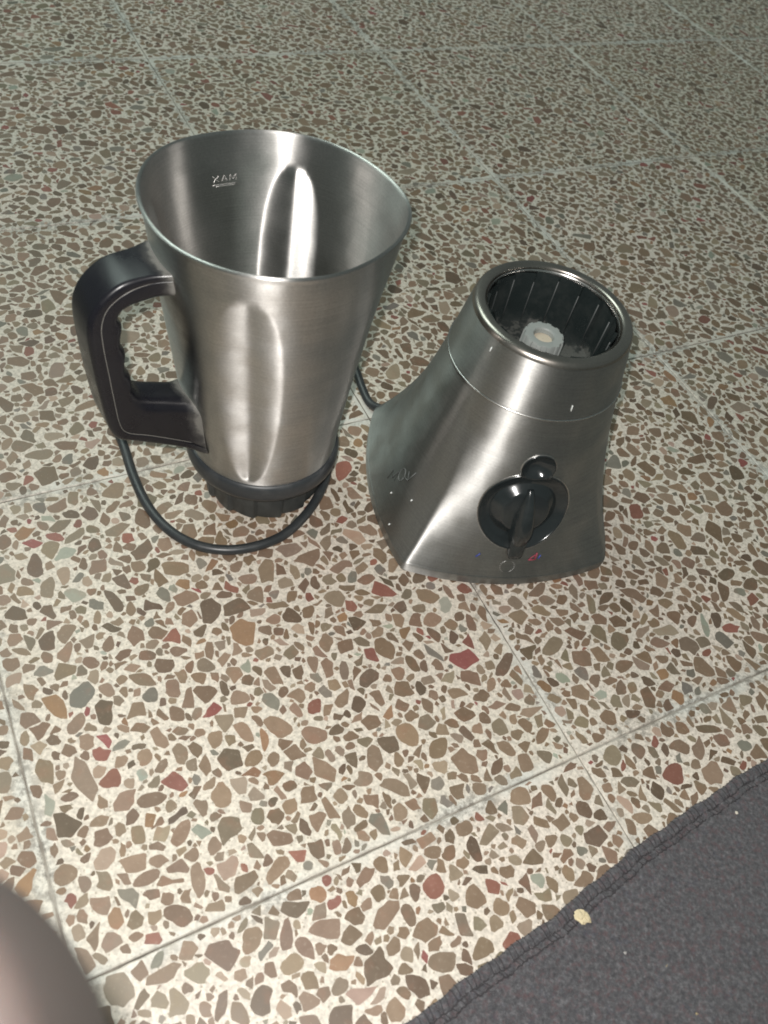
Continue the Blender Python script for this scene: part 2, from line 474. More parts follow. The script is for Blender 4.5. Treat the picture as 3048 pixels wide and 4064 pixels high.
def chips_mesh(items, name):
    ns = np.array([len(p) for p, *_ in items]); tot = int(ns.sum())
    P = np.vstack([p for p, *_ in items]); zt = np.repeat([it[1] for it in items], ns)
    # top is a hair smaller than the foot: stone edges are dressed, not razor sharp
    cent = np.repeat(np.array([p.mean(0) for p, *_ in items]), ns, 0)
    top = np.c_[cent + (P - cent) * .985, zt + .00012]; bot = np.c_[P, zt - .0006]
    V = np.vstack([top, bot]).astype(np.float32)
    st = np.r_[0, np.cumsum(ns)[:-1]]
    nxt = np.arange(tot) + 1; nxt[st + ns - 1] = st
    quads = np.stack([np.arange(tot), np.arange(tot) + tot, nxt + tot, nxt], 1)
    area = np.array([np.sum(p[:, 0] * np.roll(p[:, 1], -1) - p[:, 1] * np.roll(p[:, 0], -1)) for p, *_ in items])
    loops = np.concatenate([np.arange(tot), quads.ravel()]).astype(np.int32)
    starts = np.concatenate([st, tot + 4 * np.arange(tot)]).astype(np.int32)
    me = bpy.data.meshes.new(name)
    me.vertices.add(len(V)); me.vertices.foreach_set('co', V.ravel())
    me.loops.add(len(loops)); me.loops.foreach_set('vertex_index', loops)
    me.polygons.add(len(starts)); me.polygons.foreach_set('loop_start', starts)
    me.polygons.foreach_set('use_smooth', [False] * len(starts)); me.update(calc_edges=True); me.validate()
    cols = np.repeat(np.array([it[2] for it in items]), ns, 0)
    cols = np.vstack([cols, cols]); cols = np.c_[cols, np.ones(len(cols))].astype(np.float32)
    at = me.attributes.new('chip_color', 'FLOAT_COLOR', 'POINT'); at.data.foreach_set('color', cols.ravel())
    me.materials.append(M_CHIP)
    return me
rest = [CH[i] for i in range(len(CH)) if i not in SINGLE]
o = link('stone_chips', chips_mesh(rest, 'stone_chips'), FL); tag(o, kind='stuff')
for i in sorted(SINGLE):
    P, z, cc, rr, t = CH[i]
    c = P.mean(0)
    me = chips_mesh([(P - c, 0.0, cc)], 'stone_chip')
    o = link('stone_chip', me, t)
    loc = Vector((c[0], c[1], z)) - Vector(t.location)
    ez = t.rotation_euler[2]
    o.location = Matrix.Rotation(-ez, 3, 'Z') @ loc
    o.rotation_euler = (0, 0, -ez)

# ================================================================== JUG
JQ = np.array([-0.02934556, 0.00767384])
ja = np.array([JQ[0], JQ[1], 1]); ja /= np.linalg.norm(ja)
je1 = np.cross([0, 1., 0], ja); je1 /= np.linalg.norm(je1); je2 = np.cross(ja, je1)
Mj = Matrix.Identity(4)
for i in range(3):
    Mj[i][0] = je1[i]; Mj[i][1] = je2[i]; Mj[i][2] = ja[i]
Mj[0][3], Mj[1][3], Mj[2][3] = JUG0[0], JUG0[1], .0016
JUG = empty('blender_jug', Mj)
tag(JUG, 'tall open brushed steel jug with black side handle and four long flutes', 'jug')
JH1, JR1, JH2, JR2 = .2200, .0703, .0437, .0489
def jr(z): return JR2 + (JR1 - JR2) * (z - JH2) / (JH1 - JH2)
FLUTE_AZ = np.radians([275.5, 5.5, 95.5, 185.5])
def flute(az, z):
    zc, hz = .1245, .0765
    q = np.clip(1 - ((z - zc) / hz) ** 2, 0, 1) ** .36
    w = np.radians(20.0) * q + 1e-6
    d = np.zeros_like(az)
    for c in FLUTE_AZ:
        da = (az - c + np.pi) % (2 * np.pi) - np.pi
        s = np.abs(da) / w
        s = np.sqrt(s * s + .05)
        v = np.clip(1 - s, 0, None)
        v = v * v / (v + .20) * 1.20          # soft outer lip, crease in the middle
        d += v * q
    return d * .0058
_RA = np.radians([-160, -142, -127, -114, -101, -89, -76, -63, -50, -34, -18, -3, 11, 23, 39, 56, 77, 97, 116, 138, 157, 175])
_RD = (np.array([69.7, 69.2, 69.9, 70.8, 70.9, 71.2, 71.2, 71.1, 70.5, 69.0, 68.9, 70.2, 71.3, 71.6, 69.6, 68.7, 69.6, 70.1, 68.9, 69.5, 72.0, 72.1]) - 70.3) / 1000
def warp(az, z):
    g_ = np.linspace(-np.pi, np.pi, 361); d_ = np.interp(g_, _RA, _RD, period=2 * np.pi)
    k_ = np.exp(-np.linspace(-2, 2, 33) ** 2); k_ /= k_.sum()
    d_ = np.convolve(np.r_[d_[-17:-1], d_, d_[1:17]], k_, 'valid')
    w = np.clip((z - .13) / .09, 0, 1); w = w * w * (3 - 2 * w)
    return np.interp((az + np.pi) % (2 * np.pi) - np.pi, g_, d_) * w
def jar_body():
    n = 480
    zs = np.r_[np.linspace(JH2 - .002, .196, 104), np.linspace(.1975, JH1 - .0026, 10)]
    az = np.linspace(0, 2 * np.pi, n, endpoint=False)
    A, Z = np.meshgrid(az, zs, indexing='ij')
    Ro = jr(Z) - flute(A, Z) + warp(A, Z); Ri = Ro - .0009
    ro, ri = [], []
    lip = [(jr(JH1) + .0002, JH1 - .0020), (jr(JH1) + .0010, JH1 - .0014), (jr(JH1) + .0013, JH1 - .0006), (jr(JH1) + .0009, JH1 + .0003), (jr(JH1) + .0001, JH1 + .0006), (jr(JH1) - .0007, JH1 + .0001), (jr(JH1) - .0010, JH1 - .0008)]
    R = np.concatenate([Ro, np.array([[r for r, z in lip]] * n) + warp(az, np.full(n, JH1))[:, None], Ri[:, ::-1][:, :-9]], 1)
    ZZ = np.concatenate([Z, np.array([[z for r, z in lip]] * n), Z[:, ::-1][:, :-9]], 1)
    V = np.stack([R * np.cos(A[:, :1]), R * np.sin(A[:, :1]), ZZ], -1).reshape(-1, 3)
    return mesh('jar_body', V, grid_faces(n, R.shape[1], wu=True), M_STEEL, JUG, True)
BODY = jar_body()
# inside floor of the jar and the cutter
lathe('jar_floor', [(.0480, .0530), (.0440, .0524), (.020, .0526), (.0085, .0560), (.0080, .0640), (.0004, .0645)], 64, M_STEELP, JUG)
mb = MB()
for k in range(4):
    a = k * math.pi / 2 + .4; up = .010 if k % 2 else -.003
    ca, sa = math.cos(a), math.sin(a)
    pr = [(.004, -.005), (.024, -.0035), (.030, 0), (.024, .003), (.004, .005)]
    top = [(x * ca - y * sa, x * sa + y * ca, .0650 + up * max(0, x - .008) / .02) for x, y in pr]
    V = [(x, y, z + .0007) for x, y, z in top] + [(x, y, z - .0007) for x, y, z in top]
    mb.add(V, [[0, 1, 2, 3, 4], [9, 8, 7, 6, 5]] + [[i, i + 5, (i + 1) % 5 + 5, (i + 1) % 5] for i in range(5)])
mb.build('cutter', M_STEELP, JUG, False)
# black ring and ratcheted drive skirt
lathe('base_ring', [(.0440, .0302), (.0490, .0303), (.0512, .0316), (.0521, .0345), (.0521, .0385), (.0514, .0420), (.0502, .0440), (.0490, .0446), (.0475, .0440)], 128, M_RUBBER, JUG, 60)
def ratchet(n, lo):
    def f(r, z, a):
        ph = (a * n / (2 * math.pi)) % 1.0
        return r * (lo + (1 - lo) * (ph if ph < .86 else (1 - ph) / .14 * .86 / .86))
    return f
lathe('drive_skirt', [(.0446, .0306), (.0442, .0290), (.0435, .0200), (.0423, .0024), (.0414, .0004), (.0370, .0), (.0360, .004), (.0355, .020), (.001, .021)][::-1], 384, M_SKIRT, JUG, 30, ratchet(14, .93))

# handle -----------------------------------------------------------
HAZ = math.radians(224)
ho = np.array([math.cos(HAZ), math.sin(HAZ), 0]); hn = np.array([-math.sin(HAZ), math.cos(HAZ), 0]); hz = np.array([0, 0, 1.])
outer = smooth_path([(62.0, 199.0), (68, 198.4), (78, 198.2), (89, 197.2), (97, 193.4), (104, 187), (108.5, 179.5), (110.2, 171), (110.3, 158), (109.6, 140), (108.4, 122), (107, 107), (104.8, 97), (101, 90.8), (95, 87.6), (84, 81), (70, 72.5), (56, 63.6), (48.5, 59)], 96)
innerc = smooth_path([(62.0, 183.4), (70, 182.4), (80, 181.6), (87, 181.0), (91.2, 179), (93.2, 174.5), (91.2, 169), (92.8, 162), (92.9, 157), (90.8, 151), (91.8, 145), (91.4, 139), (89.2, 132.5), (89.6, 127.5), (87.6, 120.5), (84.6, 115.6), (78.6, 112), (70, 108.6), (60, 104.6), (53, 101.8)], 96)
seamc = smooth_path([(62.0, 195.0), (75, 194.0), (85.6, 192.4), (93.3, 188.9), (99.7, 183.1), (103.2, 174), (103.7, 162), (102.8, 143.3), (101.9, 125), (100.4, 104), (96.4, 95.2), (84, 88), (70, 79), (56, 69.6), (49.5, 65.4)], 96)
def hsurf(a, b, hw, rnd_a, rnd_b, name, mat):
    """body between curves a (outer) and b (inner) with half width hw; rounded on side a and/or b"""
    k = len(a); V = []; prof = []
    for t in np.linspace(0, 1, 11):                      # near side, from a to b
        prof.append(t)
    for i in range(k):
        A_, B_ = a[i] / 1000, b[i] / 1000; d = np.linalg.norm(B_ - A_)
        t_att = min(i, k - 1 - i) / (k - 1)
        hwi = hw * (1 + .28 * math.exp(-(t_att / .045) ** 2))   # flares where it meets the jar
        ring = []
        ra, rb = min(rnd_a, d * .48), min(rnd_b, d * .48)
        def corner(s0, rr, sgn, first):
            out = []
            for q in np.linspace(0, math.pi / 2, 7):
                if first: out.append((s0 + rr * (1 - math.sin(q)), sgn * (hwi - rr * (1 - math.cos(q)))))
                else: out.append((s0 - rr * (1 - math.sin(q)), sgn * (hwi - rr * (1 - math.cos(q)))))
            return out
        c1 = corner(0, ra, 1, True)[::-1]      # along side at 0 -> ... order handled below
        # ring in (s, w): start mid of a-side, go +w, down to b side, to -w, back
        p1 = [(ra * (1 - math.sin(q)), hwi - ra * (1 - math.cos(q))) for q in np.linspace(math.pi / 2, 0, 7)]
        p2 = [(d - rb * (1 - math.cos(q)) if False else d - rb * (1 - math.sin(q)), hwi - rb * (1 - math.cos(q))) for q in np.linspace(0, math.pi / 2, 7)]
        half = p1 + p2
        half = [(s, w) for s, w in half]
        ring = half + [(s, -w) for s, w in half[::-1]]
        u = (B_ - A_) / d
        for s, w in ring:
            rz = A_ + u * s
            V.append(ho * rz[0] + hn * w + hz * rz[1])
    nr = len(V) // k
    F = grid_faces(k, nr, wv=True) + [list(range(nr)), list(range((k - 1) * nr, k * nr))[::-1]]
    return mesh(name, V, F, mat, JUG, True, 45)
def handle_dust(nt, tc, noise):
    sep = N(nt, 'ShaderNodeSeparateXYZ'); L(nt, tc.outputs['Object'], sep.inputs[0])
    r = math_n(nt, 'SQRT', math_n(nt, 'ADD', math_n(nt, 'POWER', sep.outputs[0], 2.0), math_n(nt, 'POWER', sep.outputs[1], 2.0)))
    jl = math_n(nt, 'ADD', math_n(nt, 'MULTIPLY', sep.outputs[2], .1218), .0437)
    e = math_n(nt, 'MULTIPLY', math_n(nt, 'SUBTRACT', r, jl), 40.0)
    rr = ramp(nt, math_n(nt, 'ADD', e, math_n(nt, 'MULTIPLY', math_n(nt, 'SUBTRACT', noise, .5), .7)), [(.0, g(.40)), (.10, g(.10)), (.25, g(0))])
    return rr.outputs[0]
M_HAND = plastic('black_handle_plastic', (.0085, .0085, .0115, 1), .27, .01, handle_dust, spec=.34)
hsurf(outer, seamc, .0136, .0062, .0006, 'handle_shell', M_HAND)
s2 = seamc * .97 + innerc * .03
hsurf(s2, innerc, .0132, .0006, .0085, 'handle_grip', M_HAND)
mb = MB()
for sg in (1, -1):
    k0, k1 = 3, 92
    P = [ho * q[0] / 1000 + hn * sg * .01318 + hz * q[1] / 1000 for q in (seamc * .985 + innerc * .015)[k0:k1]]
    mb.add(*tube(P, .00018, 6))
mb.build('handle_seam', flat('seam_dust', (.22, .21, .19, 1), .8), JUG)

# MAX mark pressed through the wall, read from inside as a mirror image
def on_wall(az, z, inn=.00088): 
    r = jr(z) - inn + float(warp(np.array([az]), np.array([z]))[0])
    return np.array([r * math.cos(az), r * math.sin(az), z])
AZM, ZM, CW, CHH = math.radians(132.5), .1925, .0050, .0037
strokes = [[(-1.5, 0), (-.75, 1)], [(-1.5, 1), (-.75, 0)], [(-.42, 0), (-.05, 1), (.32, 0)], [(-.28, .36), (.18, .36)],
           [(.62, 0), (.66, 1), (1.02, .25), (1.38, 1), (1.42, 0)], [(-1.6, -.42), (1.5, -.42)], [(-1.2, -.68), (1.3, -.68)]]
mb = MB()
for st in strokes:
    dense = []
    for (x1, y1), (x2, y2) in zip(st[:-1], st[1:]):
        for t in np.linspace(0, 1, 8, endpoint=False): dense.append((x1 + (x2 - x1) * t, y1 + (y2 - y1) * t))
    dense.append(st[-1])
    mb.add(*tube([on_wall(AZM - x * CW / .066, ZM + y * CHH) for x, y in dense], .00026, 6))
mb.build('max_mark', M_STEEL, BODY)

# ================================================================== MIXER BASE
HS, ZL, RS = .132, .0095, .0568
def rb(th):
    rs = []
    for k in range(4):
        al = (th - k * np.pi / 2 + np.pi) % (2 * np.pi) - np.pi
        ok = np.abs(al) < 1.2; al = np.clip(al, -1.2, 1.2)
        rr = -.1197 * np.cos(al) + np.sqrt(.208 ** 2 - .1197 ** 2 * np.sin(al) ** 2)
        rs.append(np.where(ok, rr, 9))
    k = .0013
    return -k * np.log(sum(np.exp(-x / k) for x in rs))
def rad(th, z):
    t = np.clip((HS - z) / (HS - ZL), 0, 1); b = rb(th) - RS; a = .0237 / b
    return RS + b * (a * t + (1 - a) * t ** 2.5)
Mm = Matrix.Translation((MIX0[0], MIX0[1], 0)) @ Matrix.Rotation(MIXA, 4, 'Z')
MIX = empty('mixer_base', Mm)
tag(MIX, 'flared brushed steel mixer motor base with black rotary dial and open black socket', 'mixer')

# dial recess: union of a large and a small round dish on the front face
DC = np.array([-.0026, .0618]); DR = .0300; SCn = np.array([-.0022, .0935]); SR_ = .0112; KS = 1.055
def face_point(x, z):
    """point and frame on the front face (local -y) at local x, z"""
    th = -np.pi / 2
    for _ in range(30):
        y = -np.sqrt(max(1e-9, rad(np.array(th), np.array(z)) ** 2 - x * x)); th = math.atan2(y, x)
    return np.array([x, float(y), z])
c0 = face_point(*DC)
cu = face_point(DC[0], DC[1] + .02) - face_point(DC[0], DC[1] - .02); cu /= np.linalg.norm(cu)
cx_ = face_point(DC[0] + .02, DC[1]) - face_point(DC[0] - .02, DC[1]); cx_ /= np.linalg.norm(cx_)
cn = np.cross(cx_, cu); cn /= np.linalg.norm(cn); cu = np.cross(cn, cx_)          # cn points out of the face
S_OFF = np.array([(SCn - DC)[0], (SCn - DC)[1] * KS])
_t = np.linspace(0, 1, 201)
DPA, DPD = _t, np.interp(_t, [0, .50, .58, .66, .74, .82, .90, .96, 1], [.0050, .0050, .0050, .0050, .0048, .0038, .0022, .0009, 0])
_k = np.exp(-np.linspace(-2, 2, 17) ** 2); _k /= _k.sum()
_pad = np.r_[np.full(8, DPD[0]), DPD, np.full(8, 0.0)]; DPD = np.convolve(_pad, _k, 'valid'); DPD[-1] = 0.0
def dish_depth(u, v):
    a = np.hypot(u, v) / DR; b = np.hypot(u - S_OFF[0], v - S_OFF[1]) / SR_
    da = np.where(a < 1, np.interp(a, DPA, DPD), 0); db = np.where(b < 1, .0080 * (1 - np.clip(b, 0, 1) ** 2.0), 0)
    return np.maximum(da, db), np.minimum((a - 1) * DR, (b - 1) * SR_)
def skirt():
    th = []
    n = 720
    th = np.linspace(0, 2 * np.pi, n, endpoint=False)
    zs = np.linspace(ZL, HS - .0006, 170)
    A, Z = np.meshgrid(th, zs, indexing='ij')
    R = rad(A, Z)
    P = np.stack([R * np.cos(A), R * np.sin(A), Z], -1)
    d = P - c0; u = d @ cx_; v = d @ cu; w = d @ cn
    dep, sd = dish_depth(u, v)
    front = P[..., 1] < -.03
    push = np.where(front & (sd < -.0004), dep + .0022, 0) * np.clip((-sd - .0004) / .0006, 0, 1)
    P = P - push[..., None] * cn
    # top edge turns in under the collar
    top = P[:, -1:, :] * np.array([.985, .985, 1]) + np.array([0, 0, .0004])
    P = np.concatenate([P, top], 1)
    o = mesh('skirt', P.reshape(-1, 3), grid_faces(n, P.shape[1], wu=True), M_STEEL2, MIX, True)
    return o
SK = skirt()
# lip at the foot
n = 480; th = np.linspace(0, 2 * np.pi, n, endpoint=False); R0 = rb(th)
prof = [(-.006, .0011), (-.0002, .0011), (.0006, .0017), (.0007, .0070), (.0004, .0088), (.0000, .0097), (-.0010, .0102)]
V = [((R0[i] + dr) * math.cos(th[i]), (R0[i] + dr) * math.sin(th[i]), z) for i in range(n) for dr, z in prof]
mesh('foot_rim', V, grid_faces(n, len(prof), wu=True), M_STEEL2, MIX, True, 50)
for k in range(4):
    a = math.radians(45 + 90 * k)
    o = lathe('rubber_foot', [(.0001, .0), (.0075, .0), (.0085, .0012), (.0085, .006), (.0001, .006)], 24, M_RUBBER, MIX)
    o.location = (.078 * math.cos(a), .078 * math.sin(a), 0)
# collar
lathe('collar', [(.0560, .1312), (.0571, .1316), (.0574, .1324), (.0569, .1340), (.0552, .1425), (.0533, .1530), (.0518, .1605), (.0512, .1640), (.0507, .1664)], 192, M_STEEL2, MIX, 60)
lathe('socket_rim', [(.0507, .1662), (.0504, .1674), (.0498, .1687), (.0488, .1697), (.0476, .1701), (.0450, .1701), (.0437, .1698), (.0430, .1690), (.0427, .1678), (.0427, .1640)], 192, M_RIM, MIX, 60)
lathe('socket_trim', [(.0425, .1650), (.0425, .1674), (.0420, .1680), (.0415, .1674), (.0414, .1640)], 160, M_STEELP, MIX, 50)
# socket: sixteen stepped panels and a floor
CF = .1290
def socket():
    n = 16; V = []; F = []
    for k in range(n):
        a0, a1 = 2 * math.pi * k / n, 2 * math.pi * (k + 1) / n
        pts = [(a0, .0394), (a0 + .02, .0392)] + [(a0 + (a1 - a0) * t, .0392 + .0020 * t) for t in (.25, .5, .75, .97)]
        for a, r in pts:
            for z, dr in ((.1668, .0), (.1640, .0), (.150, -.0004), (CF, -.0009)):
                V.append(((r + dr) * math.cos(a), (r + dr) * math.sin(a), z))
    m_ = len(V) // 4
    F = grid_faces(m_, 4, wu=True)
    b = len(V); V.append((0, 0, CF)); F += [[4 * i + 3, 4 * ((i + 1) % m_) + 3, b] for i in range(m_)]
    return mesh('socket', V, F, M_SOCK, MIX, True, 8)
def sock_dust(nt, tc, noise):
    sep = N(nt, 'ShaderNodeSeparateXYZ'); L(nt, tc.outputs['Object'], sep.inputs[0])
    e = math_n(nt, 'MULTIPLY', math_n(nt, 'SUBTRACT', sep.outputs[2], CF), 45.0)
    rr = ramp(nt, math_n(nt, 'ADD', e, math_n(nt, 'MULTIPLY', math_n(nt, 'SUBTRACT', noise, .5), 1.6)), [(-.0, g(.22)), (.05, g(.05)), (.20, g(0))])
    return rr.outputs[0]
M_SOCK = plastic('black_socket_plastic', (.015, .020, .020, 1), .28, .05, sock_dust)
socket()
mb = MB()
rngs = np.random.default_rng(2)
for k in range(16):
    a = 2 * math.pi * k / 16 + .004; z0 = CF + rngs.uniform(.002, .010); z1 = .1640 - rngs.uniform(0, .006)
    mb.add(*tube([np.array([(.0394 + dr) * math.cos(a), (.0394 + dr) * math.sin(a), z]) for z, dr in ((z0, -.0008), ((z0 + z1) / 2, -.0004), (z1, 0))], .00042, 5))
mb.build('panel_edge', flat('edge_glint', (.075, .08, .08, 1), .5), MIX)  # pale tubes on the dusty panel steps, edge highlight painted into their colour
tor = []
lathe('seam_ring', [(.0572 + .0008 * math.cos(q), .1318 + .0007 * math.sin(q)) for q in np.linspace(-1.6, 2.6, 9)], 192, M_STEELP, MIX)
lathe('drain_ring', [(.0145, CF - .001), (.0150, CF + .0012), (.0185, CF + .0014), (.0190, CF - .001)], 64, plastic('dusty_plastic', (.10, .085, .07, 1), .6, .6), MIX)
M_COUP = plastic('grey_nylon', (.235, .25, .24, 1), .55, .2)
def cog(r, z, a): 
    if r < .0085: return r
    return r * (1 + .055 * (1 if math.cos(12 * a) > .1 else -.35))
lathe('drive_coupling', [(.0128, CF - .001), (.0126, .1485), (.0120, .1498), (.0088, .1500), (.0070, .1497), (.0064, .1488), (.0062, .1440)], 288, M_COUP, MIX, 28, cog)
lathe('shaft_cap', [(.0062, .1462), (.0040, .1464), (.0002, .1465)], 32, plastic('cream_nylon', (.46, .395, .31, 1), .5, .1), MIX)

# dial dish
def dish():
    na, nr = 260, 40
    V = []
    ph = np.linspace(0, 2 * np.pi, na, endpoint=False)
    for a in ph:
        ca, sa = math.cos(a), math.sin(a)
        rho = DR
        bq = S_OFF[0] * ca + S_OFF[1] * sa; dq = bq * bq - (S_OFF @ S_OFF - SR_ ** 2)
        if dq > 0: rho = max(rho, bq + math.sqrt(dq))
        for j in range(nr + 4):
            if j <= nr: r = rho * (j / nr) * .999; rr = r
            else: rr = rho + (.0000, .0005, .0011)[j - nr - 1]
            u, v = rr * ca, rr * sa
            dep = float(dish_depth(np.array(u), np.array(v))[0]) if j <= nr else 0.0
            # base height of the real skirt surface at (u,v)
            q = c0 + cx_ * u + cu * v
            f = face_point(q[0], min(max(q[2], ZL + .001), HS - .001))
            hgt = (f - q) @ cn
            lift = .0009 if j <= nr else (.0010, .0008, -.0004)[j - nr - 1]
            V.append(q + cn * (hgt - dep + lift))
    return mesh('dial_dish', V, grid_faces(na, nr + 4, wu=True), M_DIAL, MIX, True, 60)
dish()
trim = []
for a in np.linspace(0, 2 * np.pi, 241):
    ca, sa = math.cos(a), math.sin(a); rho = DR
    bq = S_OFF[0] * ca + S_OFF[1] * sa; dq = bq * bq - (S_OFF @ S_OFF - SR_ ** 2)
    if dq > 0: rho = max(rho, bq + math.sqrt(dq))
    q = c0 + cx_ * (rho + .0009) * ca + cu * (rho + .0009) * sa
    f = face_point(q[0], min(max(q[2], ZL + .001), HS - .001)); trim.append(q + cn * ((f - q) @ cn + .0002))
mesh('dial_trim', *tube(trim, .00042, 6, False), M_STEELP, MIX)
def to_face(u, v, w): return c0 + cx_ * u + cu * v + cn * w
# knob: skirted disc, wedge grip, pointer tongue
KN = empty('dial_knob', None); KN.parent = MIX
def surf_h(u, v):
    q = c0 + cx_ * u + cu * v
    f = face_point(q[0], min(max(q[2], ZL + .001), HS - .001)); return float((f - q) @ cn)
def kmesh(name, V, F, sharp=40): return mesh(name, [to_face(*v) for v in V], F, M_DIAL, KN, True, sharp)
prof = [(.0225, -.0060), (.0215, -.0048), (.0200, -.0035), (.0185, -.0021), (.0171, -.0009), (.0163, -.0001), (.0155, .0004), (.0143, .0006), (.0006, .0008)]
V = [(r * math.cos(a), r * math.sin(a), z) for a in np.linspace(0, 2 * np.pi, 96, endpoint=False) for r, z in prof]
kmesh('knob_disc', V, grid_faces(96, len(prof), wu=True))
KA = math.radians(-89)
kd = np.array([math.cos(KA), math.sin(KA)]); kp = np.array([-kd[1], kd[0]])
secs = []   # (along, half width, top height)
for t in np.linspace(0, 1, 26):
    s = -.0178 + t * .0450
    hw = .0016 + .0046 * min(1, t / .55) ** .8
    if t > .8: hw -= .0022 * (t - .8) / .2
    top = .0014 + .0085 * math.sin(min(1, t * 1.5) * math.pi / 2) ** .8
    if t > .68: top -= .0062 * ((t - .68) / .32) ** 1.3
    secs.append((s, hw, top))
V = []
for s, hw, top in secs:
    for q in [(-1.25, -.0010 if s < .017 else -.0006), (-1.1, .35 * top), (-.80, .86 * top), (-.45, top), (0, top * 1.01), (.45, top), (.80, .86 * top), (1.1, .35 * top), (1.25, -.0010 if s < .017 else -.0006)]:
        pos = kd * s + kp * hw * q[0]
        V.append((pos[0], pos[1], q[1]))
F = grid_faces(len(secs), 9) + [list(range(9))[::-1], list(range((len(secs) - 1) * 9, len(secs) * 9))]
kmesh('knob_grip', V, F, 50)
V = []
ton = [(.0215, .0056, .0040), (.0280, .0055, .0042), (.0335, .0052, .0038), (.0366, .0042, .0030), (.0377, .0022, .0020)]
for s, hw, top in ton:
    for q in [(-1, .0004), (-1, top * .8), (-.7, top), (.7, top), (1, top * .8), (1, .0004)]:
        pos = kd * s + kp * hw * q[0]; V.append((pos[0], pos[1], q[1] + surf_h(*(kd * s))))
kmesh('knob_pointer', V, grid_faces(len(ton), 6) + [list(range(6))[::-1], list(range(24, 30))], 50)

# printing: worn scale marks, faded lettering; then small white flecks
def print_stroke(mbx, pts, wid, lift=.0004):
    """flat printed stroke following the skirt; pts given as (angle, z)"""
    Pq = []
    for th_, z in pts:
        r_ = float(rad(np.array(th_), np.array(z))) + lift
        Pq.append(np.array([r_ * math.cos(th_), r_ * math.sin(th_), z]))
    mbx.add(*tube(Pq, wid, 6))
def xz(x, z):
    q = face_point(x, z); return (math.atan2(q[1], q[0]), z)
M_RED = flat('red_print', (.30, .04, .07, 1), .6); M_BLUE = flat('blue_print', (.05, .07, .28, 1), .6); M_PALE = flat('pale_print', (.42, .44, .43, 1), .6)
mb = MB(); P = [(.0095, .0230), (.0140, .0230), (.0146, .0280), (.0095, .0230)]
print_stroke(mb, [xz(*q) for q in smooth_path(P, 3 * 4 + 1)], .00042, .0001)
mb = MB(); print_stroke(mb, [xz(.0092, .0232), xz(.0116, .0231), xz(.0140, .0232)], .00045, .0001); print_stroke(mb, [xz(.0140, .0232), xz(.0143, .0256), xz(.0146, .0284)], .0006, .0001); print_stroke(mb, [xz(.0095, .0236), xz(.0118, .0256), xz(.0142, .0272)], .00035, .0001)
mb.build('printed_mark', M_RED, MIX)
mb = MB(); print_stroke(mb, [xz(.0165, .0236), xz(.0172, .0252), xz(.0178, .0262)], .0006, .0); mb.build('printed_mark', M_BLUE, MIX)
mb = MB(); print_stroke(mb, [xz(-.0282, .0240), xz(-.0266, .0256), xz(-.0256, .0268)], .0006, .0); mb.build('printed_mark', M_BLUE, MIX)
mb = MB(); print_stroke(mb, [xz(-.005 + .0052 * math.cos(a), .0182 + .0046 * math.sin(a)) for a in np.linspace(0, 2 * np.pi, 40)], .00024, -.0001); mb.build('emblem', M_STEEL2, MIX)
def lf(u, v):
    """left face: u along (towards the viewer +), v height"""
    return (math.pi + u / .083, v)
mb = MB()
for st in [[(.016, .0285), (.0165, .038), (.020, .033), (.0225, .043), (.0235, .034)], [(.0265 + .0032 * math.cos(a), .0430 + .0048 * math.sin(a)) for a in np.linspace(0, 6.28, 16)], [(.0310, .0500), (.0345, .0450), (.0372, .0545)], [(.0345, .0450), (.0300, .0440)]]:
    print_stroke(mb, [lf(*q) for q in st], .00036, .0)
mb.build('worn_lettering', flat('worn_print', (.125, .138, .134, 1), .6), MIX)
for x, y, z in [(-79.8, -27.5, 26.2), (-70.4, -44, 38.2), (-81.4, -45.1, 13.1)]:  # tiny white dashes set on the skirt, then on the collar
    mb = MB(); a = math.atan2(y, x); print_stroke(mb, [(a, z / 1000), (a + .006, z / 1000 + .0014)], .0006, .0001); mb.build('white_speck', flat('white_fleck', (.75, .78, .76, 1), .4), MIX)
for a, z, rr_, ln in [(math.radians(276), .1388, .0561, .004), (math.radians(212), .1580, .0524, .003)]:
    mb = MB(); P = [np.array([(rr_ - .17 * t + .0001) * math.cos(a), (rr_ - .17 * t + .0001) * math.sin(a), z + t]) for t in np.linspace(0, ln, 4)]
    mb.add(*tube(P, .00035, 6)); mb.build('white_speck', bpy.data.materials['white_fleck'], MIX)

# cord: leaves the back of the base, loops behind and around the jug
S_ = W0 / 1659
def gp(x, y, z=.0036): return hit(x * S_, y * S_, z)
cord_px = [(816, 905), (800, 872), (784, 842), (771, 806), (752, 762), (715, 705), (650, 655), (560, 615), (460, 590), (370, 580)]
P = [gp(*q) for q in cord_px]
mid = []
left = [gp(*q) for q in [(290, 588), (222, 610), (190, 660), (196, 760), (222, 860), (264, 955), (288, 1028), (320, 1094), (364, 1144), (420, 1176), (486, 1188), (552, 1180), (612, 1156), (660, 1112), (690, 1066), (706, 1022)]]
tail = [gp(*q) for q in [(700, 975), (676, 915), (636, 860), (580, 820)]]
back = np.array([Mm @ Vector((-.058, .079, .012))])[0]
P = [back, np.array(back) * .45 + P[0] * .55 + np.array([0, 0, .002])] + P[1:] + mid + left + tail
path = smooth_path(P, 420); path[:, 2] = np.maximum(path[:, 2], .0036)
V, F = tube(path, .0034, 14)
Mi = Mm.inverted()
V = [Mi @ Vector(v) for v in V]
mesh('power_cord', V, F, plastic('black_cord', (.026, .029, .031, 1), .38, .06), MIX, True, 60)

